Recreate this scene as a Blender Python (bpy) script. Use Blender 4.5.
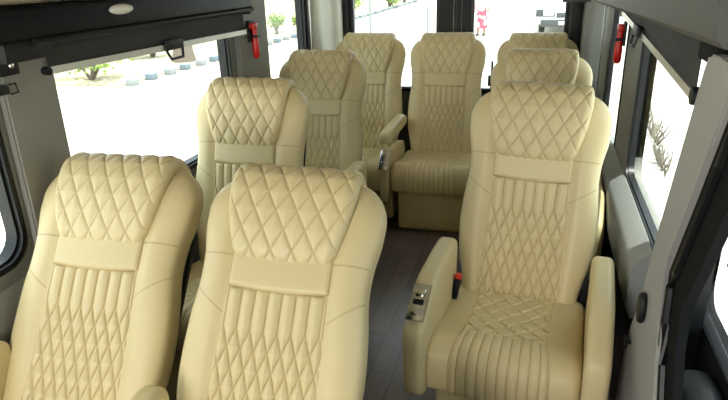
import bpy, bmesh, math, random
import numpy as np
from mathutils import Vector, Matrix

S = bpy.context.scene
for o in list(bpy.data.objects):
    bpy.data.objects.remove(o, do_unlink=True)
COL = S.collection
R = math.radians
random.seed(7)

# ------------------------------------------------------------------ camera
CAM_H = 1.531
yw, pt_, rl = R(16.621), R(21.256), R(-1.872)
Fv = Vector((-math.sin(yw)*math.cos(pt_), math.cos(yw)*math.cos(pt_), -math.sin(pt_)))
r0 = Vector((math.cos(yw), math.sin(yw), 0)); u0 = r0.cross(Fv)
Rv = math.cos(rl)*r0 + math.sin(rl)*u0
Uv = -math.sin(rl)*r0 + math.cos(rl)*u0
cd = bpy.data.cameras.new('camera'); cam = bpy.data.objects.new('camera', cd); COL.objects.link(cam)
M = Matrix.Identity(4)
for i in range(3):
    M[i][0], M[i][1], M[i][2] = Rv[i], Uv[i], -Fv[i]
M[2][3] = CAM_H
cam.matrix_world = M
cd.sensor_width = 36; cd.lens = 591.567/728*36; cd.clip_start = 0.02; cd.clip_end = 500
S.camera = cam

# ------------------------------------------------------------------ light
w = bpy.data.worlds.new('sky'); S.world = w; w.use_nodes = True
nt = w.node_tree; bg = nt.nodes['Background']
bg.inputs[0].default_value = (0.86, 0.94, 1.0, 1); bg.inputs[1].default_value = 1.35
sd = bpy.data.lights.new('sun', 'SUN'); sd.energy = 5.5; sd.angle = R(0.6); sd.color = (1.0, 0.96, 0.88)
sun = bpy.data.objects.new('sun', sd); COL.objects.link(sun)
sun.rotation_euler = (R(6), R(9), 0)
# added area fill at the unseen windshield opening, boosts the daylight from ahead
ad = bpy.data.lights.new('windshield_fill', 'AREA'); ad.shape = 'RECTANGLE'; ad.size = 0.6; ad.size_y = 0.75
ad.energy = 20; ad.color = (1.0, 0.97, 0.92)
al = bpy.data.objects.new('windshield_fill', ad); COL.objects.link(al)
al.location = (-1.02, -1.72, 1.30); al.rotation_euler = (R(80), 0, R(0))
S.view_settings.view_transform = 'Standard'; S.view_settings.look = 'None'
S.view_settings.exposure = 1.27; S.view_settings.gamma = 1.0
S.view_settings.use_curve_mapping = False

# ------------------------------------------------------------------ materials
def srgb(r, g, b):
    f = lambda c: (c/255/12.92) if c/255 <= 0.04045 else ((c/255+0.055)/1.055)**2.4
    return (f(r), f(g), f(b), 1)

def mat(name, col, rough=0.5, metal=0.0, noise=0.06, nscale=30, bump=0.0, bscale=300, spec=0.5, coat=0.0):
    m = bpy.data.materials.new(name); m.use_nodes = True
    n = m.node_tree.nodes; l = m.node_tree.links; b = n['Principled BSDF']
    tc = n.new('ShaderNodeTexCoord')
    no = n.new('ShaderNodeTexNoise'); no.inputs['Scale'].default_value = nscale; no.inputs['Detail'].default_value = 4
    l.new(tc.outputs['Object'], no.inputs['Vector'])
    mx = n.new('ShaderNodeMix'); mx.data_type = 'RGBA'
    mx.inputs[6].default_value = tuple(c*(1-noise) for c in col[:3])+(1,)
    mx.inputs[7].default_value = tuple(min(1, c*(1+noise)) for c in col[:3])+(1,)
    l.new(no.outputs['Fac'], mx.inputs[0]); l.new(mx.outputs[2], b.inputs['Base Color'])
    b.inputs['Roughness'].default_value = rough; b.inputs['Metallic'].default_value = metal
    b.inputs['Specular IOR Level'].default_value = spec
    b.inputs['Coat Weight'].default_value = coat
    if bump:
        bn = n.new('ShaderNodeTexNoise'); bn.inputs['Scale'].default_value = bscale; bn.inputs['Detail'].default_value = 3
        l.new(tc.outputs['Object'], bn.inputs['Vector'])
        bp = n.new('ShaderNodeBump'); bp.inputs['Strength'].default_value = bump; bp.inputs['Distance'].default_value = 0.002
        l.new(bn.outputs['Fac'], bp.inputs['Height']); l.new(bp.outputs['Normal'], b.inputs['Normal'])
    return m

def leather(name, col, thread, rough=0.42):
    m = mat(name, col, rough, noise=0.04, nscale=9, bump=0.25, bscale=260, spec=0.45)
    n = m.node_tree.nodes; l = m.node_tree.links; b = n['Principled BSDF']
    at = n.new('ShaderNodeAttribute'); at.attribute_name = 'thread'
    mx = n.new('ShaderNodeMix'); mx.data_type = 'RGBA'; mx.inputs[7].default_value = thread
    src = b.inputs['Base Color'].links[0].from_socket
    l.new(src, mx.inputs[6]); l.new(at.outputs['Fac'], mx.inputs[0]); l.new(mx.outputs[2], b.inputs['Base Color'])
    return m

LEATHER = leather('cream_leather', srgb(211, 194, 148), srgb(150, 118, 66))
BLACKP = mat('black_plastic', srgb(20, 21, 23), 0.5, bump=0.2, spec=0.3)
RUBBER = mat('black_rubber', srgb(16, 18, 20), 0.4, spec=0.35)
CHROME = mat('chrome', srgb(205, 205, 205), 0.16, 1.0, noise=0.02)
SILVER = mat('brushed_silver', srgb(205, 204, 198), 0.35, 0.6)
GREYTRIM = mat('grey_trim', srgb(126, 125, 119), 0.6, bump=0.3)
GREYDARK = mat('dark_grey_trim', srgb(80, 80, 78), 0.6, bump=0.3)
LIGHTTRIM = mat('light_grey_trim', srgb(196, 196, 184), 0.5, bump=0.2)
PILLARM = mat('warm_grey_pillar', srgb(156, 155, 150), 0.6, bump=0.2)
LEDGE = mat('light_ledge_plastic', srgb(140, 143, 142), 0.55, bump=0.2)
DOORM = mat('matt_black_door_card', srgb(14, 15, 17), 0.8, spec=0.15)
PILLARL = mat('window_pillar_grey', srgb(140, 138, 132), 0.6, bump=0.2)
BEIGE = mat('beige_headliner', srgb(196, 184, 160), 0.9, bump=0.5)
SHADE = mat('charcoal_shade_fabric', srgb(50, 51, 50), 0.75, noise=0.35, nscale=14, bump=0.6, bscale=500)
RED = mat('red_plastic', srgb(205, 28, 18), 0.35)
REDB = mat('red_button', srgb(230, 50, 20), 0.4)
WHITEP = mat('white_lens_and_glint', srgb(240, 240, 235), 0.25)
BLACKGLOSS = mat('black_gloss', srgb(10, 11, 14), 0.45, bump=0.0, spec=0.15)

def floor_mat():
    m = bpy.data.materials.new('dark_wood_vinyl'); m.use_nodes = True
    n = m.node_tree.nodes; l = m.node_tree.links; b = n['Principled BSDF']
    tc = n.new('ShaderNodeTexCoord'); mp = n.new('ShaderNodeMapping'); mp.inputs['Rotation'].default_value = (0, 0, R(90))
    l.new(tc.outputs['Object'], mp.inputs['Vector'])
    br = n.new('ShaderNodeTexBrick'); br.inputs['Scale'].default_value = 1.0
    br.inputs['Brick Width'].default_value = 0.55; br.inputs['Row Height'].default_value = 0.095
    br.inputs['Mortar Size'].default_value = 0.0015
    br.inputs['Color1'].default_value = srgb(128, 114, 114); br.inputs['Color2'].default_value = srgb(104, 92, 93); br.inputs['Mortar'].default_value = srgb(30, 24, 22)
    l.new(mp.outputs[0], br.inputs['Vector'])
    no = n.new('ShaderNodeTexNoise'); no.inputs['Scale'].default_value = 6; no.inputs['Detail'].default_value = 8
    mp2 = n.new('ShaderNodeMapping'); mp2.inputs['Scale'].default_value = (9, 1, 1)
    l.new(tc.outputs['Object'], mp2.inputs['Vector']); l.new(mp2.outputs[0], no.inputs['Vector'])
    mx = n.new('ShaderNodeMix'); mx.data_type = 'RGBA'; mx.blend_type = 'MULTIPLY'; mx.inputs[0].default_value = 0.4
    l.new(br.outputs['Color'], mx.inputs[6]); l.new(no.outputs['Fac'], mx.inputs[7]); l.new(mx.outputs[2], b.inputs['Base Color'])
    b.inputs['Roughness'].default_value = 0.28
    return m
FLOORM = floor_mat()

def glass_mat():
    m = bpy.data.materials.new('window_glass'); m.use_nodes = True
    n = m.node_tree.nodes; l = m.node_tree.links
    for x in list(n):
        if x.type != 'OUTPUT_MATERIAL': n.remove(x)
    out = [x for x in n if x.type == 'OUTPUT_MATERIAL'][0]
    tr = n.new('ShaderNodeBsdfTransparent'); tr.inputs[0].default_value = (0.93, 0.97, 0.955, 1)
    gl = n.new('ShaderNodeBsdfGlossy'); gl.inputs['Roughness'].default_value = 0.02
    lw = n.new('ShaderNodeLayerWeight'); lw.inputs['Blend'].default_value = 0.5
    pw = n.new('ShaderNodeMath'); pw.operation = 'POWER'; pw.inputs[1].default_value = 5
    l.new(lw.outputs['Facing'], pw.inputs[0])
    sc = n.new('ShaderNodeMath'); sc.operation = 'MULTIPLY_ADD'; sc.inputs[1].default_value = 0.5; sc.inputs[2].default_value = 0.03
    l.new(pw.outputs[0], sc.inputs[0])
    ms = n.new('ShaderNodeMixShader')
    l.new(sc.outputs[0], ms.inputs[0]); l.new(tr.outputs[0], ms.inputs[1]); l.new(gl.outputs[0], ms.inputs[2])
    l.new(ms.outputs[0], out.inputs[0])
    return m
GLASS = glass_mat()

# ------------------------------------------------------------------ helpers
def link(name, me, m=None, parent=None, smooth=False, loc=None, rot=None):
    o = bpy.data.objects.new(name, me); COL.objects.link(o)
    if m: me.materials.append(m)
    if smooth:
        me.polygons.foreach_set('use_smooth', [True]*len(me.polygons))
    if parent: o.parent = parent
    if loc: o.location = loc
    if rot: o.rotation_euler = rot
    return o

def tag(o, label, cat, group=None, kind=None):
    o['label'] = label; o['category'] = cat
    if group: o['group'] = group
    if kind: o['kind'] = kind
    return o

def struct(o, label=None):
    o['kind'] = 'structure'
    if label: o['label'] = label
    return o

def empty(name, loc=(0, 0, 0), rz=0):
    o = bpy.data.objects.new(name, None); COL.objects.link(o); o.location = loc; o.rotation_euler = (0, 0, rz)
    o.empty_display_size = 0.1
    return o

class MB:
    def __init__(s): s.bm = bmesh.new()
    def box(s, a, b, bev=0.0, rot=None, seg=2):
        c = [(a[i]+b[i])/2 for i in range(3)]; d = [abs(b[i]-a[i]) for i in range(3)]
        t = bmesh.new(); bmesh.ops.create_cube(t, size=1)
        for v in t.verts: v.co = Vector((v.co.x*d[0], v.co.y*d[1], v.co.z*d[2]))
        if bev:
            bmesh.ops.bevel(t, geom=list(t.edges)+list(t.verts), offset=bev, segments=seg, profile=0.5, affect='EDGES')
        Mx = Matrix.Translation(c)
        if rot: Mx = Mx @ rot.to_4x4()
        bmesh.ops.transform(t, matrix=Mx, verts=t.verts); s._add(t); return s
    def _add(s, t):
        me = bpy.data.meshes.new('tmp'); t.to_mesh(me); t.free(); s.bm.from_mesh(me); bpy.data.meshes.remove(me)
    def tube(s, pts, r, n=10, cap=True):
        pts = [Vector(p) for p in pts]; rings = []
        rr = r if isinstance(r, (list, tuple)) else [r]*len(pts)
        up = Vector((0, 0, 1))
        for i, p in enumerate(pts):
            d = (pts[min(i+1, len(pts)-1)]-pts[max(i-1, 0)]).normalized()
            a = d.cross(up) if abs(d.dot(up)) < 0.95 else d.cross(Vector((1, 0, 0)))
            a.normalize(); b = a.cross(d).normalized()
            rings.append([s.bm.verts.new(p+rr[i]*(math.cos(2*math.pi*k/n)*a+math.sin(2*math.pi*k/n)*b)) for k in range(n)])
        for i in range(len(rings)-1):
            for k in range(n):
                s.bm.faces.new((rings[i][k], rings[i][(k+1) % n], rings[i+1][(k+1) % n], rings[i+1][k]))
        if cap:
            s.bm.faces.new(rings[0]); s.bm.faces.new(rings[-1])
        return s
    def lathe(s, prof, c=(0, 0, 0), n=20, axis='z', sx=1, sy=1):
        rings = []
        for (r, h) in prof:
            ring = []
            for k in range(n):
                a = 2*math.pi*k/n; x, y = r*math.cos(a)*sx, r*math.sin(a)*sy
                p = {'z': (x, y, h), 'x': (h, x, y), 'y': (x, h, y)}[axis]
                ring.append(s.bm.verts.new((c[0]+p[0], c[1]+p[1], c[2]+p[2])))
            rings.append(ring)
        for i in range(len(rings)-1):
            for k in range(n):
                s.bm.faces.new((rings[i][k], rings[i][(k+1) % n], rings[i+1][(k+1) % n], rings[i+1][k]))
        s.bm.faces.new(rings[0]); s.bm.faces.new(rings[-1])
        return s
    def prism(s, poly, a, b, axis='x'):
        # poly: 2D outline; extruded from a to b along axis ('x': poly=(y,z); 'y': (x,z); 'z': (x,y))
        f = {'x': lambda p, t: (t, p[0], p[1]), 'y': lambda p, t: (p[0], t, p[1]), 'z': lambda p, t: (p[0], p[1], t)}[axis]
        A = [s.bm.verts.new(f(p, a)) for p in poly]; B = [s.bm.verts.new(f(p, b)) for p in poly]
        n = len(poly)
        for k in range(n): s.bm.faces.new((A[k], A[(k+1) % n], B[(k+1) % n], B[k]))
        s.bm.faces.new(A); s.bm.faces.new(B[::-1])
        return s
    def build(s, name, m, parent=None, smooth=False, angle=None, **k):
        bmesh.ops.recalc_face_normals(s.bm, faces=s.bm.faces)
        me = bpy.data.meshes.new(name); s.bm.to_mesh(me); s.bm.free()
        o = link(name, me, m, parent, smooth, **k)
        if smooth: me.set_sharp_from_angle(angle=R(angle or 40))
        return o

def mesh_np(name, V, Fc, thread=None):
    me = bpy.data.meshes.new(name)
    me.from_pydata(V.reshape(-1, 3).tolist(), [], Fc)
    if thread is not None:
        a = me.attributes.new('thread', 'FLOAT', 'POINT'); a.data.foreach_set('value', np.asarray(thread, dtype=np.float32).ravel())
    bm = bmesh.new(); bm.from_mesh(me); bmesh.ops.recalc_face_normals(bm, faces=bm.faces); bm.to_mesh(me); bm.free()
    return me

def ring_faces(nr, nc, cap0=True, cap1=True):
    F = []
    for i in range(nr-1):
        a = i*nc
        for k in range(nc):
            k2 = (k+1) % nc
            F.append((a+k, a+k2, a+nc+k2, a+nc+k))
    if cap0: F.append(tuple(range(nc))[::-1])
    if cap1: F.append(tuple(range((nr-1)*nc, nr*nc)))
    return F

def interp(xs, ys, x):     # smooth (cosine free) monotone-ish interpolation by Catmull-Rom
    xs = np.array(xs, float); ys = np.array(ys, float); x = np.clip(np.asarray(x, float), xs[0], xs[-1])
    i = np.clip(np.searchsorted(xs, x, side='right')-1, 0, len(xs)-2)
    m = np.gradient(ys, xs); h = xs[i+1]-xs[i]; t = (x-xs[i])/h
    return (2*t**3-3*t**2+1)*ys[i]+(t**3-2*t**2+t)*h*m[i]+(-2*t**3+3*t**2)*ys[i+1]+(t**3-t**2)*h*m[i+1]

def pillow(profile, x0, x1, r, bulge=0.0, nprof=90, ncap=8):
    """closed profile (y,z) extruded along x with rounded shoulders of radius r."""
    P = np.array(profile, float)
    # resample closed smooth curve
    Q = np.vstack([P, P[:1]]); d = np.r_[0, np.cumsum(np.hypot(*np.diff(Q, axis=0).T))]
    t = np.linspace(0, d[-1], nprof, endpoint=False)
    C = np.stack([np.interp(t, d, Q[:, 0]), np.interp(t, d, Q[:, 1])], 1)
    for _ in range(3): C = (np.roll(C, 1, 0)+2*C+np.roll(C, -1, 0))/4
    T = np.roll(C, -1, 0)-np.roll(C, 1, 0); T /= np.linalg.norm(T, axis=1)[:, None]+1e-9
    N = np.stack([T[:, 1], -T[:, 0]], 1)
    area = 0.5*np.sum(C[:, 0]*np.roll(C[:, 1], -1)-np.roll(C[:, 0], -1)*C[:, 1])
    if area < 0: N = -N       # outward
    xs, ins = [], []
    for k in range(ncap+1):
        a = (math.pi/2)*k/ncap; xs.append(x0+r*(1-math.sin(a))); ins.append(r*(1-math.cos(math.pi/2-a)) if False else r*(1-math.cos(a)))
    xs = xs[::-1]; ins = ins[::-1]
    nm = 10; W = x1-x0
    for k in range(1, nm):
        u = k/nm; xs.append(x0+r+(W-2*r)*u); ins.append(-bulge*math.sin(math.pi*u))
    for k in range(ncap, -1, -1):
        a = (math.pi/2)*k/ncap; pass
    xs2 = [x0+x1-x for x in xs[:ncap+1]][::-1]; ins2 = ins[:ncap+1][::-1]
    xs += xs2; ins += ins2
    V = []
    for x, d_ in zip(xs, ins):
        c = C-N*d_
        V.append(np.column_stack([np.full(len(c), x), c]))
    return mesh_np('pillow', np.array(V), ring_faces(len(xs), nprof))

# quilting -----------------------------------------------------------
def groove(d, wd): return 1-np.exp(-(d/wd)**2)
def diamonds(u, t, pw, ph):
    a = u/pw+t/ph; b = u/pw-t/ph
    da = np.abs(a-np.round(a)); db = np.abs(b-np.round(b))
    k = 1/math.sqrt(1/pw**2+1/ph**2)
    return np.minimum(da, db)*k
def waves(u, t, p, period, amp, phase=0):
    """distance to channel seams that wander into diamonds; amp(t) in 0..p/2"""
    A = amp; best = np.full(u.shape, 9.0)
    k0 = np.floor(u/p)
    for dk in (-1, 0, 1, 2):
        k = k0+dk
        sg = np.where(k % 2 == 0, 1.0, -1.0)
        line = k*p+sg*A*np.cos(2*np.pi*t/period+phase)
        best = np.minimum(best, np.abs(u-line))
    return best

def patch(path, halfw, nu, hfun, edge=0.008, sink=0.004, nt=200, roundw=None, tfun=None):
    """open quilted sheet following path (list of (y,z)); outward normal to the left-hand side. returns mesh"""
    P = np.array(path, float); d = np.r_[0, np.cumsum(np.hypot(*np.diff(P, axis=0).T))]; L = d[-1]
    t = np.linspace(0, L, nt)
    Y = interp(d, P[:, 0], t); Z = interp(d, P[:, 1], t)
    ty = np.gradient(Y, t); tz = np.gradient(Z, t); nn = np.hypot(ty, tz)
    Ny, Nz = -tz/nn, ty/nn
    q = np.linspace(-1, 1, nu)
    TT, QQ = np.meshgrid(t, q, indexing='ij')
    HW = halfw(TT, L) if callable(halfw) else np.full_like(TT, halfw)
    U = QQ*HW
    h, th = hfun(U, TT, L)
    de = np.minimum(np.minimum(TT, L-TT), HW-np.abs(U))
    h = h*(1-np.exp(-(np.maximum(de, 0)/edge)**1.5))-sink*np.exp(-(np.maximum(de, 0)/0.0025)**2)
    if tfun is not None: h = h+tfun(U, TT, L)
    Yg = np.repeat(Y[:, None], nu, 1)+Ny[:, None]*h; Zg = np.repeat(Z[:, None], nu, 1)+Nz[:, None]*h
    V = np.stack([U, Yg, Zg], -1)
    F = []
    for i in range(nt-1):
        a = i*nu
        for k in range(nu-1): F.append((a+k, a+k+1, a+nu+k+1, a+nu+k))
    th = np.maximum(th, .6*np.exp(-(np.maximum(de-.002, 0)/.0022)**2))
    return mesh_np('patch', V, F, th)

# ------------------------------------------------------------------ seat meshes
# back coordinates: x across, -y toward the sitter, z up along the back from the hinge
SW = [0, .08, .16, .25, .35, .45, .52, .58, .64]
WW = [.206, .221, .238, .243, .238, .228, .232, .243, .248]
def back_center_front(s): return interp([0, .1, .25, .43, .52, .65, .76], [.004, .0, .008, .024, .026, .022, .0], s)
def make_back():
    ns, nc = 190, 240; top = .758; s0 = .628
    sl = np.r_[np.linspace(-.03, s0, 330), s0+(top-s0)*np.sin(np.linspace(0, np.pi/2, 51))[1:]]
    V = []; TH = []
    th = np.linspace(0, 2*np.pi, nc, endpoint=False)
    for s in sl:
        w = float(interp(SW, WW, min(s, .64))); f = 1.0
        tf, tb = .036, .118
        if s > s0:
            q = min(1, (s-s0)/(top-s0)); f = max(1e-3, (1-q**2.3))**(1/2.3)
            w = w-.13*(1-f); g = max(1e-3, (1-q**2.6))**(1/2.2); tf, tb = -.02+(tf+.02)*g, tb*(0.35+.65*g)-.02*(1-g)
        if s < .02:
            q = (.02-s)/.05; tb *= 1-.2*q*q
        c, sn = np.cos(th), np.sin(th)
        n = 4.2
        x = w*np.sign(c)*np.abs(c)**(2/n)
        o = np.sign(sn)*np.abs(sn)**(2/3.0)
        front = o > 0
        base = float(back_center_front(s))
        # side edge plane at mid thickness
        mid = base-.03
        y = np.where(front, mid+o*(tf+.03), mid+o*(tb-.03))
        ax = np.abs(x)
        rec = .020*(1-1/(1+np.exp(-(ax-.150)/.010)))
        fade = 1.0 if s < .6 else max(0, 1-(s-.6)/.1)
        y = np.where(front, y-rec*fade*np.clip(o, 0, 1), y)
        # shoulder seam and face/side seam
        seam = np.zeros(nc)
        if -.02 < s < .60:
            ds = np.minimum(np.abs(s-(.43-.07*(.235-ax)/.1)), np.abs(s-.512))
            seam = np.where(front & (ax > .137) & (ax < .228), np.exp(-(ds/.0022)**2), 0)
        y = y+.0*seam
        V.append(np.column_stack([x, -y, np.full(nc, s)])); TH.append(seam*.55)
    return mesh_np('backrest', np.array(V), ring_faces(len(sl), nc), np.array(TH))

def make_headrest():
    P = np.array([(.030, .508), (.052, .516), (.066, .545), (.077, .60), (.080, .66), (.076, .705), (.060, .745), (.030, .771), (-.01, .782), (-.055, .778), (-.095, .757), (-.118, .72), (-.124, .67), (-.122, .62), (-.112, .605)])
    d = np.r_[0, np.cumsum(np.hypot(*np.diff(P, axis=0).T))]; L = d[-1]
    nt, nu = 250, 190
    t = np.linspace(0, L, nt)
    O_ = interp(d, P[:, 0], t); Z = interp(d, P[:, 1], t)
    to = np.gradient(O_, t); tz = np.gradient(Z, t); nn = np.hypot(to, tz); No, Nz = tz/nn, -to/nn   # outward (forward at the front)
    hw = interp([0, .02, .06, .13, .19, .25, .33, L], [.122, .136, .148, .165, .174, .176, .172, .163], t)
    V = []; TH = []
    ang = np.linspace(-1, 1, nu)
    thick = .046
    for i in range(nt):
        u = ang*hw[i]
        edge = hw[i]-np.abs(u)
        rr = .026
        q = np.clip(1-edge/rr, 0, 1); drop = rr*(1-np.sqrt(np.maximum(0, 1-q*q)))
        dd = diamonds(u, np.full(nu, t[i]), .058, .098)
        g = groove(dd, .0042)
        ef = np.clip(edge/.006, 0, 1)
        bl = np.sqrt(np.clip(dd/.020, 0, 1))
        pf = np.clip(edge/.022, 0, 1)*min(1, t[i]/.03)
        h = (.0015*g+.0050*bl)*pf+.0055*(1-pf)-drop
        sag = .010*(1-(u/hw[i])**2)*max(0, 1-t[i]/.10)
        yo = O_[i]+No[i]*h; zo = Z[i]+Nz[i]*h-sag
        # inner layer
        ui = ang[::-1]*hw[i]*.97
        hi = -thick*min(1, .35+t[i]/.04, .35+(L-t[i])/.04)
        yi = np.full(nu, O_[i]+No[i]*hi); zi = np.full(nu, Z[i]+Nz[i]*hi)
        V.append(np.column_stack([np.r_[u, ui], -np.r_[yo, yi], np.r_[zo, zi]]))
        TH.append(np.r_[np.exp(-(dd/.0016)**2)*.4*ef, np.zeros(nu)])
    return mesh_np('headrest', np.array(V), ring_faces(nt, 2*nu), np.array(TH))

def make_collar():
    ss = np.linspace(.432, .525, 20)
    path = [(-(float(back_center_front(s))+.001), s) for s in ss]
    def hf(u, t, L): return np.full_like(u, .013)*(1-.35*(u/.14)**2), np.zeros_like(u)
    # bottom edge dips at the centre
    me = patch(path, .1375, 90, hf, edge=.006, sink=.0, nt=60)
    co = np.empty(len(me.vertices)*3); me.vertices.foreach_get('co', co); co = co.reshape(-1, 3)
    k = np.clip((.50-co[:, 2])/.07, 0, 1); co[:, 2] -= k*.010*(1-(co[:, 0]/.1375)**2)
    co[:, 1] -= .016
    me.vertices.foreach_set('co', co.ravel()); me.update()
    return me

def make_insert():
    ss = np.linspace(-.012, .432, 40)
    path = [(-(float(back_center_front(s))+.0005), s) for s in ss]
    def hf(u, t, L):
        s = t-.012
        p = .0365; s0 = .325+.010*(u/.14)**2
        dc = np.abs((u+p/2)/p-np.round((u+p/2)/p))*p
        dd = diamonds(u+p/2, s-s0, p, .098)
        k = np.clip((s-s0+.006)/.012, 0, 1); d = dd*(1-k)+dc*k
        # each seam fades in softly where it splits
        return .0015*groove(d, .0032)+.0095*np.sqrt(np.clip(d/.015, 0, 1)), np.exp(-(d/.0016)**2)*.28
    me = patch(path, lambda T, L: .1365+.014*(1-T/L), 210, hf, edge=.006, sink=.004, nt=300)
    co = np.empty(len(me.vertices)*3); me.vertices.foreach_get('co', co); co = co.reshape(-1, 3)
    co[:, 1] -= .016
    me.vertices.foreach_set('co', co.ravel()); me.update()
    return me

# cushion profile (y,z) in seat coordinates, relative z absolute height above floor
CTOP = [(-.015, .392), (-.08, .392), (-.16, .396), (-.24, .404), (-.30, .415), (-.36, .428), (-.405, .430), (-.440, .418), (-.463, .392), (-.472, .355), (-.470, .30), (-.462, .262)]
def make_cushion():
    prof = [(.05, .300), (.05, .375), (.02, .392)]+[(y, z+.006) for y, z in CTOP]+[(-.43, .248), (-.2, .245), (.0, .262)]
    return pillow(prof, -.240, .240, .034, bulge=.002, nprof=140)
def make_cush_diamond():
    path = CTOP[:6]
    def hf(u, t, L):
        d = waves(u+.0172, t, .0344, .086, np.full_like(u, .0172))
        return (.0035*groove(d, .0038)+.0075*np.sqrt(np.clip(d/.015, 0, 1)))+.002, np.exp(-(d/.0016)**2)*.7
    return patch(path[::-1][:-1]+[(-.03, .392)], .139, 200, hf, edge=.006, sink=.004, nt=200) if False else patch([(-y, z) for y, z in path], .139, 200, hf, edge=.006, sink=.002, nt=200)
def fix_y(me):
    co = np.empty(len(me.vertices)*3); me.vertices.foreach_get('co', co); co = co.reshape(-1, 3); co[:, 1] *= -1
    me.vertices.foreach_set('co', co.ravel())
    bm = bmesh.new(); bm.from_mesh(me); bmesh.ops.recalc_face_normals(bm, faces=bm.faces); bm.to_mesh(me); bm.free()
    return me
def make_cush_channels():
    path = [(.318, .418), (.36, .429), (.405, .431), (.440, .419), (.463, .393), (.472, .355), (.470, .30), (.462, .262)]
    def hf(u, t, L):
        uu = u*(.139/(.139+.016*np.clip(t/.15, 0, 1)))
        d = np.abs(uu/.0278-np.round(uu/.0278))*.0278
        return (.0015*groove(d, .0034)+.0040*np.sqrt(np.clip(d/.012, 0, 1)))+.006, np.exp(-(d/.0016)**2)*.6
    return patch(path, lambda T, L: .139+.016*np.clip(T/.15, 0, 1), 190, hf, edge=.010, sink=.004, nt=110)

ARM = [(-.015, .60), (-.02, .625), (-.06, .636), (-.20, .634), (-.32, .628), (-.37, .612), (-.47, .552), (-.508, .522), (-.516, .48), (-.512, .35), (-.505, .29), (-.485, .268), (-.44, .265), (-.40, .285), (-.30, .34), (-.15, .37), (-.03, .38)]
PADDLE = [(.05, .60), (.05, .635), (.02, .655), (-.30, .650), (-.40, .648), (-.44, .642), (-.452, .62), (-.452, .59), (-.44, .575), (-.38, .57), (-.1, .575), (.02, .58)]

ME = dict(back=make_back(), head=make_headrest(), collar=make_collar(), insert=make_insert(),
          cushion=make_cushion(), cdia=fix_y(make_cush_diamond()), cch=fix_y(make_cush_channels()),
          arm=pillow(ARM, -.035, .035, .022, nprof=150), paddle=pillow(PADDLE, -.036, .036, .022, nprof=130),
          base=pillow([(.03, .0), (.03, .262), (-.415, .262), (-.42, .0)], -.205, .205, .02, nprof=90))
for k, me in ME.items():
    me.materials.append(LEATHER); me.polygons.foreach_set('use_smooth', [True]*len(me.polygons))
def mk(m, f):
    me = bpy.data.meshes.new('m'); b = MB(); f(b)
    bmesh.ops.recalc_face_normals(b.bm, faces=b.bm.faces); b.bm.to_mesh(me); b.bm.free(); me.materials.append(m)
    me.polygons.foreach_set('use_smooth', [True]*len(me.polygons)); me.set_sharp_from_angle(angle=R(35)); return me
ME['shell'] = mk(BLACKP, lambda b: b.box((-.200, .095, -.06), (.200, .140, .60), .03, seg=4))
ME['side'] = mk(BLACKP, lambda b: b.prism([(.02, .27), (.20, .27), (.30, .66), (.27, .72), (.21, .70), (.11, .50), (.01, .44)], -.010, .010))
ME['plate'] = mk(CHROME, lambda b: b.box((-.029, -.064, -.004), (.029, .064, .006), .004))
ME['btn'] = mk(CHROME, lambda b: b.box((-.016, -.012, 0), (.016, .012, .012), .004))
ME['pocket'] = mk(BLACKP, lambda b: b.box((-.017, -.009, 0), (.017, .009, .008), .002))
ME['buckle'] = mk(BLACKP, lambda b: b.box((-.012, -.018, -.05), (.012, .018, .03), .004))
ME['bbtn'] = mk(REDB, lambda b: b.box((-.0115, -.0175, -.006), (.0115, .0175, .014), .003))
ME['rail'] = mk(BLACKP, lambda b: b.box((-.16, -.36, 0), (.16, .02, .02), .003))

SEATGROUP = 'cream quilted leather passenger seats'
HINGE = .390
def part(name, key, parent, loc=(0, 0, 0), rot=(0, 0, 0), label=None):
    o = bpy.data.objects.new(name, ME[key]); COL.objects.link(o); o.parent = parent; o.location = loc; o.rotation_euler = rot
    if label: o['label'] = label
    return o
def seat(x, y, rec, rz, label, left='arm', right='arm', buckle=False, panel=True):
    ash = (.09 if x < -1 else .03) if rec > 25 else 0
    t = empty('passenger_seat', (x, y, 0), R(rz)); tag(t, label, 'seat', SEATGROUP)
    H = (0, 0, HINGE) if rec < 25 else (-.012, -.032, HINGE+.026); rr = (R(-rec), R(1.6 if buckle else 0 if rec < 25 or x < -1 else 1.5), 0)
    part('backrest', 'back', t, H, rr)
    part('headrest', 'head', t, H, rr)
    part('collar_panel', 'collar', t, H, rr)
    part('quilted_back_panel', 'insert', t, H, rr)
    part('rear_shell', 'shell', t, H, rr, 'black plastic rear shell')
    part('seat_cushion', 'cushion', t)
    part('quilted_cushion_panel', 'cdia', t)
    part('channelled_cushion_front', 'cch', t)
    part('seat_base', 'base', t)
    if x > -.2: part('recliner_cover', 'side', t, (.228, .02, 0), (0, 0, 0), 'black plastic recliner cover')
    for s, kind in ((-1, left), (1, right)):
        if not kind: continue
        a = part('armrest', kind, t, (s*(.254 if kind == 'arm' else .258)+(.022 if s > 0 and kind == 'arm' else 0), ash, -.020))
        if kind == 'arm' and s == -1 and panel:
            p = part('control_panel', 'plate', a, (0, -.434, .583), (R(31), 0, 0), 'chrome control panel')
            part('button', 'btn', a, (0, -.407, .602), (R(31), 0, 0), 'chrome button')
            part('button', 'btn', a, (0, -.465, .566), (R(31), 0, 0), 'chrome button')
            part('recess', 'pocket', a, (0, -.436, .584), (R(31), 0, 0), 'black slot in the control panel')
    if buckle:
        b = part('belt_buckle', 'buckle', t, (-.208, -.085, .445), (R(-15), R(8), 0), 'black seat belt buckle')
        part('release_button', 'bbtn', b, (0, 0, .028), (0, 0, 0), 'red release button')
    return t

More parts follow.
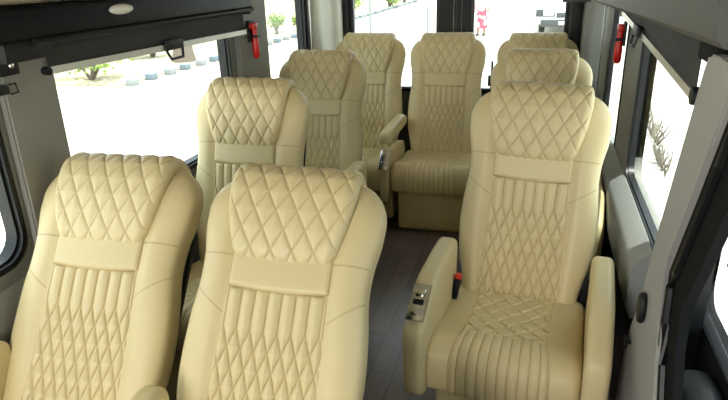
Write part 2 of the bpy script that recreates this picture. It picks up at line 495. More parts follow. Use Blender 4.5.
# ------------------------------------------------------------------ van body
XL, XR, YR = -1.45, .385, 4.25
def rrect(a0, b0, a1, b1, r, n=7):
    out = []
    for cx, cy, s in ((a1-r, b1-r, 0), (a0+r, b1-r, 90), (a0+r, b0+r, 180), (a1-r, b0+r, 270)):
        for k in range(n+1):
            a = R(s+90*k/n); out.append((cx+r*math.cos(a), cy+r*math.sin(a)))
    return out
def holed(outer, holes, a, b, axis):
    """rectangular slab with rounded holes, built from simple outlines"""
    p0 = min(p[0] for p in outer); p1 = max(p[0] for p in outer); z0 = min(p[1] for p in outer); z1 = max(p[1] for p in outer)
    m = MB(); holes = sorted(holes, key=lambda h: min(p[0] for p in h)); cur = p0
    for h in holes:
        h0, h1 = min(p[0] for p in h), max(p[0] for p in h); c = (min(p[1] for p in h)+max(p[1] for p in h))/2
        if h0 > cur: m.prism([(cur, z0), (h0, z0), (h0, z1), (cur, z1)], a, b, axis)
        top = [p for p in h if p[1] > c]; bot = [p for p in h if p[1] < c]
        top = sorted(top, key=lambda p: math.atan2(p[1]-c, p[0]-(h0+h1)/2))          # right to left
        bot = sorted(bot, key=lambda p: math.atan2(p[1]-c, p[0]-(h0+h1)/2))          # left to right
        if z1 > c: m.prism([(h0, c), (h0, z1), (h1, z1), (h1, c)]+top, a, b, axis)
        m.prism([(h1, c), (h1, z0), (h0, z0), (h0, c)]+bot, a, b, axis)
        cur = h1
    if cur < p1: m.prism([(cur, z0), (p1, z0), (p1, z1), (cur, z1)], a, b, axis)
    return m
def ringframe(loopo, loopi, a, b, axis):
    f = {'x': lambda p, t: (t, p[0], p[1]), 'y': lambda p, t: (p[0], t, p[1])}[axis]
    m = MB(); n = len(loopo)
    L4 = [[m.bm.verts.new(f(p, t)) for p in lp] for lp, t in ((loopo, a), (loopi, a), (loopi, b), (loopo, b))]
    for j in range(4):
        A, B = L4[j], L4[(j+1) % 4]
        for k in range(n): m.bm.faces.new((A[k], A[(k+1) % n], B[(k+1) % n], B[k]))
    return m
def window(name, rect, axis, wall, depth, label, fr=.03, rad=.09):
    a0, b0, a1, b1 = rect
    c = {'x': (wall, (a0+a1)/2, b0), 'y': ((a0+a1)/2, wall, b0)}[axis]
    root = empty(name, c); struct(root, label)
    def off(o): o.location = (-c[0], -c[1], -c[2]); return o
    out = rrect(a0-.004, b0-.004, a1+.004, b1+.004, rad+.004); inn = rrect(a0+fr, b0+fr, a1-fr, b1-fr, rad-fr*.5)
    off(ringframe(out, inn, wall+depth*.15, wall+depth*.9, axis).build('rubber_frame', RUBBER, root, smooth=True, angle=50))
    mid = rrect(a0+fr*.3, b0+fr*.3, a1-fr*.3, b1-fr*.3, rad); mi2 = rrect(a0+fr*.75, b0+fr*.75, a1-fr*.75, b1-fr*.75, rad-.01)
    off(ringframe(mid, mi2, wall-depth*.12, wall+depth*.2, axis).build('rubber_lip', RUBBER, root, smooth=True, angle=50))
    g = ringframe  # pane: a thin solid slab
    lp = rrect(a0+fr*.5, b0+fr*.5, a1-fr*.5, b1-fr*.5, rad-.01)
    m = MB(); t0, t1 = wall+depth*.6, wall+depth*.66
    off(m.prism(lp, t0, t1, axis).build('glass_pane', GLASS, root))
    return root

# floor and ceiling
struct(MB().box((XL-.05, -1.8, -.04), (XR+.05, YR+.05, 0)).build('floor', FLOORM))
struct(MB().box((XL-.06, -1.8, 1.93), (XR+.12, YR+.08, 1.98)).build('ceiling', BEIGE))
# left wall
WL = [(-1.45, .85, -.50, 1.50), (-.25, .735, 1.285, 1.45), (1.475, .725, 2.655, 1.50), (3.06, .725, 3.67, 1.70)]
holes = [rrect(*q, .09) for q in WL]
struct(holed([(-1.75, 0), (YR, 0), (YR, 1.93), (-1.75, 1.93)], holes, XL, XL-.06, 'x').build('wall_left', GREYTRIM), 'warm grey plastic side wall with large windows')
window('window_1', WL[1], 'x', XL, -.055, 'front left side window with black rubber frame')
window('window_2', WL[2], 'x', XL, -.055, 'large left side window behind the first pillar')
window('window_3', WL[3], 'x', XL, -.055, 'rear left side window beside the red hammer')
# right wall
WR = [(1.50, .69, 2.57, 1.50), (2.98, .60, 3.95, 1.60)]
holes = [rrect(*q, .08) for q in WR]
struct(holed([(1.48, 0), (YR, 0), (YR, 1.93), (1.48, 1.93)], holes, XR, XR+.06, 'x').build('wall_right', GREYTRIM), 'grey plastic side wall on the right')
window('window_4', WR[0], 'x', XR, .03, 'right side window beside the front right seat', rad=.08, fr=.022)
window('window_5', WR[1], 'x', XR, .035, 'narrow right side window by the red hammer', rad=.07)
# unseen front end of the cabin, windshield opening narrowed to limit daylight
struct(holed([(XL-.05, 0), (.51, 0), (.51, 1.93), (XL-.05, 1.93)], [rrect(-1.38, .92, -.10, 1.68, .12)], -1.81, -1.75, 'y').build('wall_front', GREYDARK), 'unseen front bulkhead with the windshield opening narrowed to limit daylight')
# rear wall with two door windows
WB = [(-1.335, .69, -.675, 1.75), (-.475, .69, .175, 1.75)]
holes = [rrect(*q, .07) for q in WB]
struct(holed([(XL-.05, 0), (XR+.05, 0), (XR+.05, 1.93), (XL-.05, 1.93)], holes, YR, YR+.06, 'y').build('wall_rear', GREYDARK), 'dark rear wall made of two doors')
window('window_6', WB[0], 'y', YR, .055, 'rear door window behind the rear left seat', rad=.07)
window('window_7', WB[1], 'y', YR, .055, 'rear door window behind the rear right seat', rad=.07)
# rear door edges
def dbox(name, a, b, m, bev=.004, smooth=True): return MB().box(a, b, bev).build(name, m, smooth=smooth)
d1 = empty('door_1', (-.57, YR-.02, 0)); struct(d1, 'rear double doors meeting at a black centre post')
for a, b, nm, m in (((-.105, -.005, .05), (-.012, .015, 1.9), 'door_edge', BLACKP), ((.012, -.005, .05), (.10, .015, 1.9), 'door_edge', BLACKP),
                    ((-.012, -.015, .05), (-.004, .015, 1.9), 'seal_strip', GREYTRIM), ((.045, -.014, .05), (.049, .0, 1.9), 'seal_strip', GREYTRIM)):
    MB().box(a, b, .003).build(nm, m, d1)
# dark side frames of the rear door opening
struct(dbox('trim_1', (-1.325-.08, YR-.03, .0), (-1.335, YR+.01, 1.9), BLACKP), 'black frame left of the rear door')
struct(dbox('trim_2', (.185, YR-.04, .0), (.255, YR+.01, 1.9), BLACKP), 'black frame right of the rear door')
struct(dbox('trim_3', (XL-.01, 3.672, .0), (XL+.02, 3.74, 1.9), BLACKP), 'black post behind the rear left window')
struct(dbox('trim_12', (XL-.01, 3.70, .7), (XL+.026, 3.712, 1.9), SILVER), 'thin bright strip on the black post')
# corner pillars: vertical lofts from plan outlines
def loft(plan, z0, z1, name, m, lean=0):
    MBo = MB(); pts = [(x, y) for x, y in plan]
    MBo.prism(pts, z0, z1, 'z'); return MBo.build(name, m, smooth=True, angle=70)
def smoothplan(P, n=50):
    P = np.array(P, float); d = np.r_[0, np.cumsum(np.hypot(*np.diff(P, axis=0).T))]; t = np.linspace(0, d[-1], n)
    return [(float(interp(d, P[:, 0], q)), float(interp(d, P[:, 1], q))) for q in t]
pl = smoothplan([(-1.455, 3.74), (-1.415, 3.79), (-1.405, 3.85), (-1.43, 3.92), (-1.435, 4.02), (-1.42, 4.10), (-1.385, 4.15), (-1.375, 4.22), (-1.38, 4.26)])+[(-1.46, 4.26)]
struct(loft(pl, 0, 1.93, 'trim_4', LIGHTTRIM), 'pale curved corner pillar at the rear left')
pr = smoothplan([(XR-.003, 3.475), (.355, 3.52), (.345, 3.66), (.35, 3.74), (.35, 3.84), (.33, 4.0), (.30, 4.12), (.262, 4.18), (.25, 4.26)])+[(XR-.003, 4.26)]
struct(loft(pr, 0, 1.93, 'trim_5', GREYTRIM), 'grey curved corner pillar at the rear right')
struct(dbox('trim_6', (XR-.03, 3.40, .3), (XR-.002, 3.47, 1.6), BLACKP), 'black vertical strip behind the narrow right window')
struct(dbox('trim_13', (.335, 3.70, .5), (.343, 3.715, 1.32), SILVER), 'thin bright strip on the rear right corner pillar')
# pillar covers left
def cover(name, poly, x, th, m, label, bev=.01):
    b = MB(); b.prism(poly, x, x+th); bmesh.ops.bevel(b.bm, geom=[e for e in b.bm.edges], offset=bev, segments=2, affect='EDGES', clamp_overlap=True)
    return struct(b.build(name, m, smooth=True, angle=40), label)
cover('trim_7', [(1.295, .69), (1.495, .69), (1.505, 1.60), (1.31, 1.60)], XL-.005, .03, PILLARL, 'warm grey pillar between the first two left windows', .006)
cover('trim_8', [(2.70, .66), (3.045, .66), (3.045, 1.60), (2.72, 1.60)], XL-.005, .03, GREYTRIM, 'grey pillar that carries the left red hammer', .006)
# lower ledges
lp_ = [(XL-.01, .70), (XL+.015, .70), (XL+.035, .675), (XL+.05, .60), (XL+.05, .0), (XL-.01, .0)]
struct(MB().prism(lp_, -.45, 3.74, 'y').build('baseboard_left', GREYTRIM, smooth=True, angle=30), 'grey lower side panel under the left windows')
sill = [(XR+.01, .70), (XR-.008, .70), (XR-.052, .655), (XR-.060, .63), (XR-.062, .50), (XR-.045, .46), (XR+.01, .46)]
struct(MB().prism(sill, 1.80, 4.18, 'y').build('baseboard_right', LEDGE, smooth=True, angle=30), 'grey ledge under the right window')
struct(MB().box((XR-.035, 1.62, 0), (XR+.005, 4.18, .46)).build('trim_16', BLACKP), 'black lower panel under the right ledge')
# door pillar on the right with rubber seal
BP = [(1.40, 1.34), (1.31, 1.345), (1.285, 1.30), (1.36, 1.15), (1.43, 1.01), (1.53, .82), (1.56, .76), (1.545, .66), (1.50, .56), (1.44, .45), (1.40, .30), (1.38, .0), (1.93, .0), (1.92, .15), (1.90, .29), (1.865, .40), (1.80, .49), (1.775, .56), (1.70, .80), (1.62, 1.00), (1.53, 1.23), (1.51, 1.30), (1.49, 1.335)]
BPK = .315/.36
BP = [(p[0]*BPK, 1.531-(1.531-p[1])*BPK) for p in BP]
BP = [(p[0], max(p[1], 0.0)) for p in BP]
cover('trim_9', BP, XR-.070, .062, PILLARM, 'pale grey slanting door pillar beside the front right seat', .006)
seal = [(p[0]-.004, p[1]) for p in BP[1:12]]
seal2 = [(p[0]-.15, p[1]-.02) for p in BP[1:12]][::-1]
struct(MB().prism(seal+seal2, XR-.058, XR-.038).build('trim_10', DOORM, smooth=True, angle=40), 'black rubber door seal along the slanting pillar')
b = MB(); b.tube([(XR-.060, p[0]-.055, p[1]-.01) for p in BP[1:12]], .012, 8)
struct(b.build('trim_11', RUBBER, smooth=True), 'glossy bead of the door seal')

struct(MB().box((XR-.005, 1.455, 0), (XR+.062, 1.478, 1.93)).build('trim_15', RUBBER), 'black end strip of the right wall at the door opening')
# front door on the right, black inner panel with a window opening
door = empty('door_2', (.45, 1.0, 0)); struct(door, 'black front door seen past the door seal')
b = holed([(-1.75, -.1), (1.80, -.1), (1.80, 1.93), (-1.75, 1.93)], [rrect(.5, .66, 1.60, 1.42, .06)], .0, .05, 'x')  # unseen forward stretch closed, without a window, to dim the right seats
o = b.build('door_panel', DOORM, door); o.location = (.0, -1.0, 0)
m = MB().prism(rrect(.51, .67, 1.59, 1.41, .06), .02, .024, 'x'); o = m.build('glass_pane', GLASS, door); o.location = (0, -1.0, 0)
m = MB()
for k in range(3): m.tube([(.03, .2-.02*k, 1.0-.06*k), (.03, .50-.02*k, .96-.06*k)], .008, 8)
m.build('guard_bar', RUBBER, door, smooth=True)
MB().lathe([(.001, -.13), (.04, -.12), (.065, -.08), (.075, 0), (.065, .08), (.04, .12), (.001, .13)], (-.03, .24, .56), 20, 'y').build('door_armrest', BLACKP, door, smooth=True)

# overhead right: grey duct face
duct = MB()
P0 = [(.30, 1.395), (.315, 1.38), (.342, 1.385), (.342, 1.93), (.26, 1.93), (.27, 1.60)]
P1 = [(.30, 1.315), (.315, 1.30), (.342, 1.305), (.342, 1.93), (.26, 1.93), (.27, 1.60)]
A = [duct.bm.verts.new((p[0], 1.2, p[1])) for p in P0]; B = [duct.bm.verts.new((p[0], 4.18, p[1])) for p in P1]
for k in range(6): duct.bm.faces.new((A[k], A[(k+1) % 6], B[(k+1) % 6], B[k]))
duct.bm.faces.new(A); duct.bm.faces.new(B[::-1])
o = duct.build('overhead_duct', GREYDARK, smooth=True, angle=30)
tag(o, 'long grey overhead duct above the right windows', 'duct')
struct(dbox('trim_14', (.12, 4.14, 1.30), (.32, YR, 1.90), GREYDARK), 'grey header corner above the rear right door')
# overhead left: headliner rail and black cassette
o = MB().prism([(XL, 1.468), (XL+.04, 1.468), (XL+.20, 1.52), (XL+.34, 1.70), (XL+.36, 1.93), (XL, 1.93)], -1.7, 3.74, 'y').build('headliner_rail', BEIGE, smooth=True, angle=30)
tag(o, 'beige padded headliner rail along the top left', 'headliner')
cas = empty('shade_cassette', (XL+.045, 2.0, 1.42)); tag(cas, 'long black shade cassette above the left windows', 'shade housing')
MB().box((-.045, -1.9, -.05), (.028, .80, .048), .014, seg=4).build('housing', BLACKGLOSS, cas, smooth=True)
MB().tube([(.028, -.60, -.052), (.028, .79, -.052)], .011, 12).build('roller', BLACKP, cas, smooth=True)
MB().box((-.03, -.70, -.10), (.02, -.535, -.03), .004).build('end_bracket', BLACKP, cas, smooth=True)
MB().box((-.03, .765, -.075), (.02, .80, .02), .004).build('end_bracket', BLACKP, cas, smooth=True)
glint = empty('painted_glint', (XL+.076, 1.80, 1.432)); tag(glint, 'small white oval lamp standing for a reflection on the black cassette', 'glint')  # painted highlight: white oval stands in for a reflection on the housing
MB().lathe([(.001, -.006), (.95, -.006), (1.0, 0), (.8, .008), (.4, .012), (.001, .013)], (0, 0, 0), 28, 'x').build('lens', WHITEP, glint, smooth=True).scale = (1, .064, .017)

# shades
def shade(name, x, yq, label, sgn, handle_y):
    # yq: (y0, ztop0, zbar0, y1, ztop1, zbar1)
    y0, zt0, zb0, y1, zt1, zb1 = yq
    t = empty(name, (x, (y0+y1)/2, (zb0+zb1)/2)); tag(t, label, 'window shade')
    cy, cz = (y0+y1)/2, (zb0+zb1)/2
    m = MB(); n = 30; th = .003
    rows = []
    for i in range(n+1):
        u = i/n; y = y0+(y1-y0)*u; zt = zt0+(zt1-zt0)*u; zb = zb0+(zb1-zb0)*u
        wv = .002*math.sin(u*23)
        rows.append([m.bm.verts.new(p) for p in ((wv, y-cy, zt-cz), (wv*2, y-cy+.0, (zt+zb)/2-cz), (0, y-cy, zb-cz), (th, y-cy, zb-cz), (wv*2+th, y-cy, (zt+zb)/2-cz), (wv+th, y-cy, zt-cz))])
    for i in range(n):
        for k in range(6): m.bm.faces.new((rows[i][k], rows[i][(k+1) % 6], rows[i+1][(k+1) % 6], rows[i+1][k]))
    m.bm.faces.new(rows[0]); m.bm.faces.new(rows[-1][::-1])
    m.build('fabric', SHADE, t, smooth=True)
    bar = MB(); dz = (zb1-zb0)/(y1-y0); H_ = .011
    vs = [[bar.bm.verts.new((sx, yy-cy, zz-cz+dz_)) for sx, dz_ in ((-.008, H_), (-.008, -H_), (.012, -H_), (.012, H_))] for yy, zz in ((y0-.005, zb0), (y1+.005, zb1))]
    for k in range(4): bar.bm.faces.new((vs[0][k], vs[0][(k+1) % 4], vs[1][(k+1) % 4], vs[1][k]))
    bar.bm.faces.new(vs[0]); bar.bm.faces.new(vs[1][::-1])
    bar.build('pull_bar', SILVER, t)
    kr = .6 if sgn > 0 else 1
    for yy, zz in ((y0-.014, zb0), (y1+.014, zb1)):
        MB().lathe([(.012*kr, -.014), (.02*kr, -.012), (.022*kr, 0), (.02*kr, .012), (.012*kr, .014)], (.002, yy-cy, zz-cz), 14, 'x').build('end_knob', BLACKP, t, smooth=True)
    hy = handle_y-cy; hz = zb0+dz*(handle_y-y0)-cz
    h = MB(); xx = .016*sgn
    h.box((xx-.006, hy-.062, hz-.012), (xx+.006, hy+.062, hz+.028), .003)
    h.tube([(xx, hy-.056, hz-.01), (xx+.008*sgn, hy-.042, hz-.045), (xx+.008*sgn, hy+.042, hz-.045), (xx, hy+.056, hz-.01)], .006, 8)
    h.build('pull_handle', BLACKP, t, smooth=True)
    return t
shade('window_shade', XL+.032, (1.475, 1.366, 1.277, 2.765, 1.366, 1.262), 'charcoal roller shade with silver bar over the left windows', 1, 2.12)
shade('window_shade', .352, (1.52, 1.42, 1.238, 3.01, 1.36, 1.318), 'charcoal roller shade with slanting silver bar on the right', -1, 2.42)
tag(MB().box((XR-.045, 1.28, 1.325), (XR-.02, 1.50, 1.41), .006).build('shade_bracket', DOORM, smooth=True), 'square black bracket at the front end of the right shade', 'bracket')

# hammers
def hammer(x, y, z, s, lean, label):
    t = empty('emergency_hammer', (x, y, z)); t.rotation_euler = (R(lean), 0, 0); tag(t, label, 'hammer', 'red emergency hammers')
    g = MB(); g.tube([(0, 0, -.09), (0, 0, -.08), (0, 0, -.03), (0, 0, .03), (0, 0, .07)], [.010, .017, .018, .013, .012], 12)
    g.build('handle', RED, t, smooth=True)
    h = MB(); h.box((-.013, -.032, .055), (.013, .024, .085), .006); h.tube([(0, -.03, .07), (0, -.048, .07)], [.008, .003], 10)
    h.build('hammer_head', RED, t, smooth=True)
    MB().box((-.018*s-.006, -.028, -.01), (-.018*s+.006, .03, .095), .004).build('wall_holder', BLACKP, t, smooth=True)
    MB().box((-.02, -.022, .012), (.02, .022, .024), .003).build('strap', BLACKP, t, smooth=True)
hammer(XL+.055, 2.83, 1.215, 1, 0, 'red emergency hammer hanging on the pillar on the left side')
hammer(XR-.038, 2.985, 1.183, -1, 0, 'red emergency hammer hanging by the window on the right side')

# latches and knobs
o = MB().lathe([(.001, -.012), (.030, -.012), (.034, -.004), (.030, .004), (.001, .006)], (0, 0, 0), 20, 'x', 1, 1).build('pillar_cap', BLACKP, smooth=True)
o.location = (XR-.074, 1.485, .683); o.scale = (1, .8, 1.35); tag(o, 'dark oval cap on the pale door pillar', 'cap')
t = empty('coat_hook', (XR-.070, 1.59, .505)); tag(t, 'small black knob sticking out of the door pillar', 'hook')
MB().tube([(0, 0, 0), (-.012, 0, 0)], .006, 10).build('stem', BLACKP, t, smooth=True)
MB().lathe([(.001, -.022), (.014, -.021), (.018, -.016), (.014, -.010), (.004, -.009)], (0, 0, 0), 14, 'x').build('knob', BLACKP, t, smooth=True).scale = (1, .8, 1.4)
t = empty('latch', (XL+.03, 1.335, 1.325)); tag(t, 'black metal latch plate on the left pillar below the cassette', 'latch')
MB().box((-.012, -.045, -.04), (.006, .03, .042), .004).build('plate', BLACKP, t, smooth=True)
MB().lathe([(.001, .0), (.012, .0), (.012, .014), (.001, .018)], (0, -.005, .015), 12, 'x').build('screw', CHROME, t, smooth=True)
MB().lathe([(.001, .0), (.009, .0), (.009, .010), (.001, .012)], (0, 0, -.012), 12, 'x').build('screw', CHROME, t, smooth=True)
t = empty('latch', (XL+.03, 1.31, 1.25)); tag(t, 'small black loop catch low on the left pillar', 'latch')
MB().box((-.012, -.05, -.012), (.012, .0, .014), .004).build('body', BLACKP, t, smooth=True)
MB().tube([(.012, -.0, .014), (.012, .022, .014), (.012, .026, -.012), (.012, 0, -.012)], .003, 6).build('loop', BLACKP, t, smooth=True)

# ------------------------------------------------------------------ seats
seat(-1.127, .998, 38.5, 2.9, 'cream quilted seat at the far left in the front row, next to the window', left='arm', right=None)
seat(-.585, .994, 39.5, 2.9, 'cream quilted seat nearest the camera, second from the left in the front row', left='arm', right='arm')
seat(-1.121, 1.968, 19, 0, 'cream quilted seat directly behind the front window seat, before the left pillar')
seat(-1.128, 2.843, 19, 0, 'cream quilted seat third along the left side, beside the rear left window')
seat(-1.107, 3.748, 19, 0, 'cream quilted seat at the left end of the rearmost row', right='paddle')
seat(-.575, 3.748, 19, 0, 'cream quilted seat in the middle of the rearmost row, facing the aisle', left=None, right=None)
seat(-.015, 1.986, 19, -4.65, 'olive cream seat facing the camera at right with red belt buckle and chrome panel', buckle=True)
seat(.012, 2.929, 19, -1, 'cream seat directly behind the large right seat, only its top visible')
seat(-.01, 3.735, 19, 0, 'cream seat at the right end of the rearmost row, its headrest top showing', left=None)
# low console between the two rear seats
t = empty('seat_console', (-.842, 3.74, 0)); tag(t, 'narrow low console with chrome panel between two rear seats', 'console')
me = pillow([(.0, .05), (.0, .44), (-.02, .475), (-.40, .505), (-.44, .505), (-.49, .47), (-.507, .43), (-.50, .22), (-.49, .20), (-.40, .20), (-.38, .05)], -.025, .025, .014, nprof=120)
link('console_body', me, LEATHER, t, smooth=True)
part('control_panel', 'plate', t, (.006, -.488, .475), (R(50), 0, 0), 'chrome control panel')
part('button', 'btn', t, (.006, -.503, .457), (R(55), 0, 0), 'chrome button')
# belt stalk behind the rear row and by the right window
t = empty('seat_belt', (-.29, 4.0, .0)); tag(t, 'black seat belt buckle hanging between the two rearmost seats', 'seat belt')
MB().tube([(0, .0, .95), (.002, 0, .9), (.0, -.01, .80), (0, -.01, .45), (0, -.02, .0)], .008, 8).build('webbing', RUBBER, t, smooth=True)
MB().box((-.022, -.025, .79), (.022, .005, .86), .005).build('tongue', BLACKP, t, smooth=True)
t = empty('seat_belt', (XR-.045, 2.62, 0)); tag(t, 'black belt guide on the ledge beside the front right seat', 'seat belt')
MB().box((-.016, -.03, .50), (.014, .03, .60), .006).build('guide', BLACKP, t, smooth=True)
MB().tube([(0, 0, .0), (-.005, -.02, .25), (0, 0, .50)], .018, 8).build('webbing', RUBBER, t, smooth=True)
t = empty('seat_belt', (-1.405, 1.31, 0)); tag(t, 'small black belt knob beside the left window seat', 'seat belt')
MB().box((-.014, -.012, .672), (.014, .012, .705), .006).build('guide', BLACKP, t, smooth=True)
MB().tube([(0, 0, .02), (0, 0, .68)], .006, 8).build('webbing', RUBBER, t, smooth=True)

# ------------------------------------------------------------------ outside
GZ = -.7
CONC = mat('pale_concrete', srgb(190, 186, 176), 0.9, noise=0.15, nscale=2.0)
ASPH = mat('grey_asphalt', srgb(150, 152, 152), 0.9, noise=0.2, nscale=4)
SOIL = mat('sandy_soil', srgb(158, 148, 122), 0.95, noise=0.3, nscale=3)
STONE = mat('painted_kerb_stone', srgb(100, 112, 122), 0.8)
STONEW = mat('white_kerb_stone', srgb(125, 130, 132), 0.8)
LEAF = mat('green_leaves', srgb(122, 146, 66), 0.7, noise=0.4, nscale=4)
LEAF2 = mat('grey_green_leaves', srgb(112, 128, 100), 0.7, noise=0.4, nscale=4)
BARK = mat('grey_bark', srgb(105, 95, 86), 0.9)
TWIG = mat('dry_twigs', srgb(112, 106, 96), 0.9)
PINK = mat('pink_render', srgb(205, 160, 140), 0.9)
struct(MB().box((-90, -40, GZ-.1), (90, 140, GZ)).build('ground', CONC), 'pale sunlit paved yard around the van')
struct(MB().box((-40, 11, GZ), (-8.75, 100, GZ+.03)).build('planting_bed', SOIL), 'sandy planting bed beyond the kerb')
struct(MB().box((-3, 26, GZ), (30, 31, GZ+.006)).build('road', ASPH), 'grey road crossing behind the van')
k = 0
for i in range(46):
    y = 11.2+i*.72
    o = MB().box((-.10, -.12, 0), (.10, .12, .15), .02).build('kerb_stone', STONE if i % 2 else STONEW, smooth=True)
    o.location = (-8.58+random.uniform(-.03, .03), y, GZ)
    tag(o, 'grey blue kerb stone edging the planting bed' if i % 2 else 'white kerb stone edging the planting bed', 'kerb stone', 'grey blue kerb stones' if i % 2 else 'white kerb stones')
def bush(x, y, r, h, label, m, n=1400, trunk=.3, name='bush', leaf=.06):
    t = empty(name, (x, y, GZ)); tag(t, label, 'bush' if name == 'bush' else 'tree', None)
    b = MB(); blobs = [(random.uniform(-.5, .5)*r, random.uniform(-.5, .5)*r, trunk+random.uniform(.2, .8)*h, random.uniform(.3, .55)*min(r, h)) for _ in range(9)]
    for i in range(n):
        c = random.choice(blobs); d = Vector((random.gauss(0, 1), random.gauss(0, 1), random.gauss(0, 1))).normalized()*c[3]*random.uniform(.6, 1.05)
        p = Vector(c[:3])+d; a = Vector((random.gauss(0, 1), random.gauss(0, 1), random.gauss(0, 1))).normalized(); q = a.orthogonal().normalized(); e = a.cross(q)
        s = leaf*random.uniform(.6, 1.3)
        vs = [b.bm.verts.new(p+v) for v in (q*s, e*s*.45, -q*s, -e*s*.45)]; b.bm.faces.new(vs)
    b.build('foliage', m, t)
    s = MB()
    for bl in blobs[:6]:
        s.tube([(0, 0, 0), (bl[0]*.4, bl[1]*.4, bl[2]*.5), (bl[0], bl[1], bl[2])], [.045, .03, .012], 7)
    s.build('stems', BARK, t, smooth=True)
bush(-10.0, 11.6, 1.3, 1.1, 'bright green bush seen under the left shade, nearest the van', LEAF)
bush(-10.9, 15.3, .8, .8, 'darker bush beyond the kerb stones, right of the bright green one', LEAF2)
bush(-9.8, 21.8, .4, .5, 'small bush seen through the rear left side window', LEAF, 500)
bush(-9.1, 22.4, .35, .45, 'tiny shrub right of the small bush outside', LEAF, 400)
bush(-9.5, 30.5, 1.1, .8, 'low bush behind the kerb at the left of the rear window', LEAF, 900, leaf=.08)
bush(-8.9, 36.5, .9, 1.2, 'bush in the middle of the rear left door window', LEAF, 900, leaf=.1)
bush(-9.3, 42.5, 1.2, 1.2, 'farthest bush along the kerb in the rear window', LEAF2, 900, leaf=.1)
bush(-11.6, 18.2, 1.0, .9, 'grey green bush behind the kerb at the right end of the left shade', LEAF2, 900)
bush(-11.2, 13.2, .6, .5, 'low grey green shrub between the bright green bush and the stump', LEAF2, 700)
# trunk by the handle
t = empty('tree_trunk', (-9.4, 14.6, GZ)); tag(t, 'thick grey stump standing behind the left shade handle', 'tree')
MB().tube([(0, 0, 0), (0, 0, .3), (.02, 0, .8), (.05, .02, 2.6)], [.34, .27, .25, .2], 12).build('trunk', BARK, t, smooth=True)
# twiggy hedge on the right
for (x, y, hh, lb) in ((1.62, 9.6, .30, 'dry twiggy plant outside the right window, upper'), (1.56, 8.4, .36, 'dry twiggy plant outside the right window, middle'), (1.45, 7.2, .32, 'dry twiggy plant outside the right window, lower')):
    b = MB()
    for k in range(34):
        a = random.uniform(0, 6.28); l_ = random.uniform(.5, 1)*hh
        y2 = random.uniform(-.5, .5)
        b.tube([(0, y2*.6, 0), (math.cos(a)*l_*.25, y2*.8+math.sin(a)*l_*.3, l_*.5), (math.cos(a+.5)*l_*.3, y2+math.sin(a)*l_*.5, l_*.9)], [.012, .008, .003], 5)
    o = b.build('dry_shrub', TWIG); o.location = (x, y, GZ); tag(o, lb, 'plant')
# pink beam structure
t = empty('pergola', (-20.5, 46, GZ)); tag(t, 'pale pink beam and post far beyond the rear left side window', 'pergola')
MB().box((-6, -.2, 0.15), (2.6, .2, .9), .02).build('beam', PINK, t); MB().box((1.6, -.25, -.0), (2.5, .25, 1.9), .02).build('post', PINK, t)
# thin poles outside the rear left window
POLE = mat('galvanised_pole', srgb(130, 138, 135), 0.5, 0.3)
for x, y, lb in ((-2.05, 7.4, 'thin grey pole outside the rear window, left one'), (-1.62, 9.0, 'thin grey pole outside the rear window, right one')):
    t = empty('pole', (x, y, GZ)); tag(t, lb, 'pole')
    MB().tube([(0, 0, 0), (0, 0, 3.2)], .016, 10).build('shaft', POLE, t, smooth=True)
    MB().lathe([(.05, 0), (.05, .02), (.02, .03)], (0, 0, 0), 12).build('foot', POLE, t, smooth=True)

# white car
CARW = mat('white_car_paint', srgb(235, 236, 236), 0.25, coat=0.6, noise=0.01)
BUMP = mat('grey_bumper', srgb(62, 66, 70), 0.5)
GLD = mat('dark_car_glass', srgb(40, 48, 52), 0.08)
TYRE = mat('tyre', srgb(25, 25, 26), 0.8)
car = empty('car', (.80, 21.4, GZ)); tag(car, 'white car with grey bumper seen through the right rear door window', 'car')
prof = [(-.05, .30), (-.08, .55), (-.05, .82), (.05, .92), (.95, 1.02), (1.65, 1.50), (2.9, 1.52), (3.7, 1.10), (4.1, 1.02), (4.15, .45), (4.0, .28), (.1, .25)]
link('body', pillow(prof, -.86, .86, .12, nprof=160), CARW, car, smooth=True)
MB().prism([(.98, 1.06), (1.02, 1.06), (1.62, 1.48), (1.58, 1.49)], -.70, .70).build('windscreen', GLD, car)
for s in (-1, 1):
    MB().prism([(1.25, 1.08), (1.72, 1.42), (2.85, 1.44), (3.4, 1.12)], s*.835, s*.868).build('side_window', GLD, car)
    w_ = MB(); w_.box((s*.78-.22 if s < 0 else .38, -.125, .60), (-.38 if s < 0 else .78+.22-.2, -.07, .84), .02)
    hl = w_.build('headlight_surround', BUMP, car, smooth=True)
    MB().box((-.76 if s < 0 else .42, -.135, .64), (-.42 if s < 0 else .76, -.11, .80), .01).build('lens', WHITEP, hl, smooth=True)
    for yy in (.75, 3.35):
        wh = MB().lathe([(.12, -.1), (.30, -.1), (.32, -.06), (.32, .06), (.30, .1), (.12, .1)], (s*.78, yy, .32), 28, 'x').build('wheel', TYRE, car, smooth=True)
        MB().lathe([(.02, -.11), (.19, -.105), (.19, .105), (.02, .11)], (s*.78, yy, .32), 20, 'x').build('hub_cap', SILVER, wh, smooth=True)
MB().box((-.84, -.16, .28), (.84, .0, .50), .03).build('bumper', BUMP, car, smooth=True)
MB().box((-.34, -.10, .56), (.34, -.05, .72), .01).build('grille', BUMP, car, smooth=True)
MB().box((-.26, -.19, .34), (.26, -.15, .45), .005).build('number_plate', WHITEP, car, smooth=True)

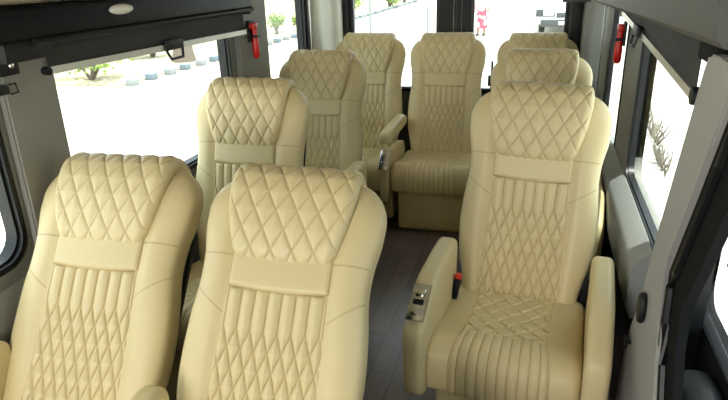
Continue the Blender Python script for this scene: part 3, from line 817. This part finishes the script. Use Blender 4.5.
# person in a red and white garment
def dress_mat():
    m = mat('red_white_print_cloth', srgb(222, 78, 98), 0.8)
    n = m.node_tree.nodes; l = m.node_tree.links; b = n['Principled BSDF']
    tc = n.new('ShaderNodeTexCoord'); v = n.new('ShaderNodeTexNoise'); v.inputs['Scale'].default_value = 5.5; v.inputs['Detail'].default_value = 0
    l.new(tc.outputs['Object'], v.inputs['Vector'])
    r = n.new('ShaderNodeValToRGB'); r.color_ramp.interpolation = 'CONSTANT'
    r.color_ramp.elements[0].color = srgb(222, 78, 98); r.color_ramp.elements[1].position = .53; r.color_ramp.elements[1].color = srgb(240, 235, 232)
    l.new(v.outputs['Fac'], r.inputs[0]); l.new(r.outputs[0], b.inputs['Base Color'])
    return m
DRESS = dress_mat(); SKIN = mat('skin', srgb(150, 105, 80), 0.6); HAIR = mat('hair', srgb(25, 20, 18), 0.5)
def skinbody(name, verts, edges, radii, m, parent, root=0):
    me = bpy.data.meshes.new(name); me.from_pydata(verts, edges, [])
    o = link(name, me, m, parent)
    md = o.modifiers.new('skin', 'SKIN'); md.use_smooth_shade = True
    for i, r_ in enumerate(radii):
        sv = me.skin_vertices[0].data[i]; sv.radius = (r_, r_) if not isinstance(r_, tuple) else r_; sv.use_root = (i == root)
    sb = o.modifiers.new('sub', 'SUBSURF'); sb.levels = 1; sb.render_levels = 2
    return o
pers = empty('person', (-1.98, 21.3, GZ)); tag(pers, 'person in a red and white printed garment standing behind the van', 'person')
V_ = [(0, 0, .92), (0, 0, 1.12), (0, 0, 1.36), (0, -.01, 1.48), (0, -.02, 1.60), (0, -.01, 1.70),
      (-.17, 0, 1.38), (-.23, .02, 1.10), (-.22, -.06, .86), (-.22, -.09, .76), (.17, 0, 1.38), (.23, .02, 1.10), (.22, -.06, .86), (.22, -.09, .76),
      (-.09, 0, .86), (-.10, 0, .48), (-.10, .02, .09), (-.10, -.13, .04), (.09, 0, .86), (.10, .03, .48), (.11, .06, .09), (.11, -.09, .04)]
E_ = [(0, 1), (1, 2), (2, 3), (3, 4), (4, 5), (2, 6), (6, 7), (7, 8), (8, 9), (2, 10), (10, 11), (11, 12), (12, 13), (0, 14), (14, 15), (15, 16), (16, 17), (0, 18), (18, 19), (19, 20), (20, 21)]
R_ = [(.14, .10), (.12, .09), (.14, .09), .055, .09, .08, .055, .042, .032, .035, .055, .042, .032, .035, .085, .055, .038, .03, .085, .055, .038, .03]
skinbody('body', V_, E_, R_, SKIN, pers)
MB().lathe([(.10, 1.47), (.17, 1.42), (.19, 1.30), (.165, 1.10), (.20, .92), (.23, .6), (.26, .30), (.25, .24)], (0, 0, 0), 28, 'z', .82, .66).build('dress', DRESS, pers, smooth=True)
for s in (-1, 1):
    MB().tube([(s*.16, 0, 1.40), (s*.235, .02, 1.10), (s*.23, -.05, .90)], [.07, .055, .05], 12).build('sleeve', DRESS, pers, smooth=True)
    MB().box((s*.105-.045, -.17, 0), (s*.105+.045, .09, .08), .025, seg=3).build('shoe', HAIR, pers, smooth=True)
MB().lathe([(.03, 1.80), (.09, 1.76), (.105, 1.68), (.10, 1.58), (.08, 1.50), (.03, 1.47)], (0, .025, 0), 20, 'z').build('hair', HAIR, pers, smooth=True)
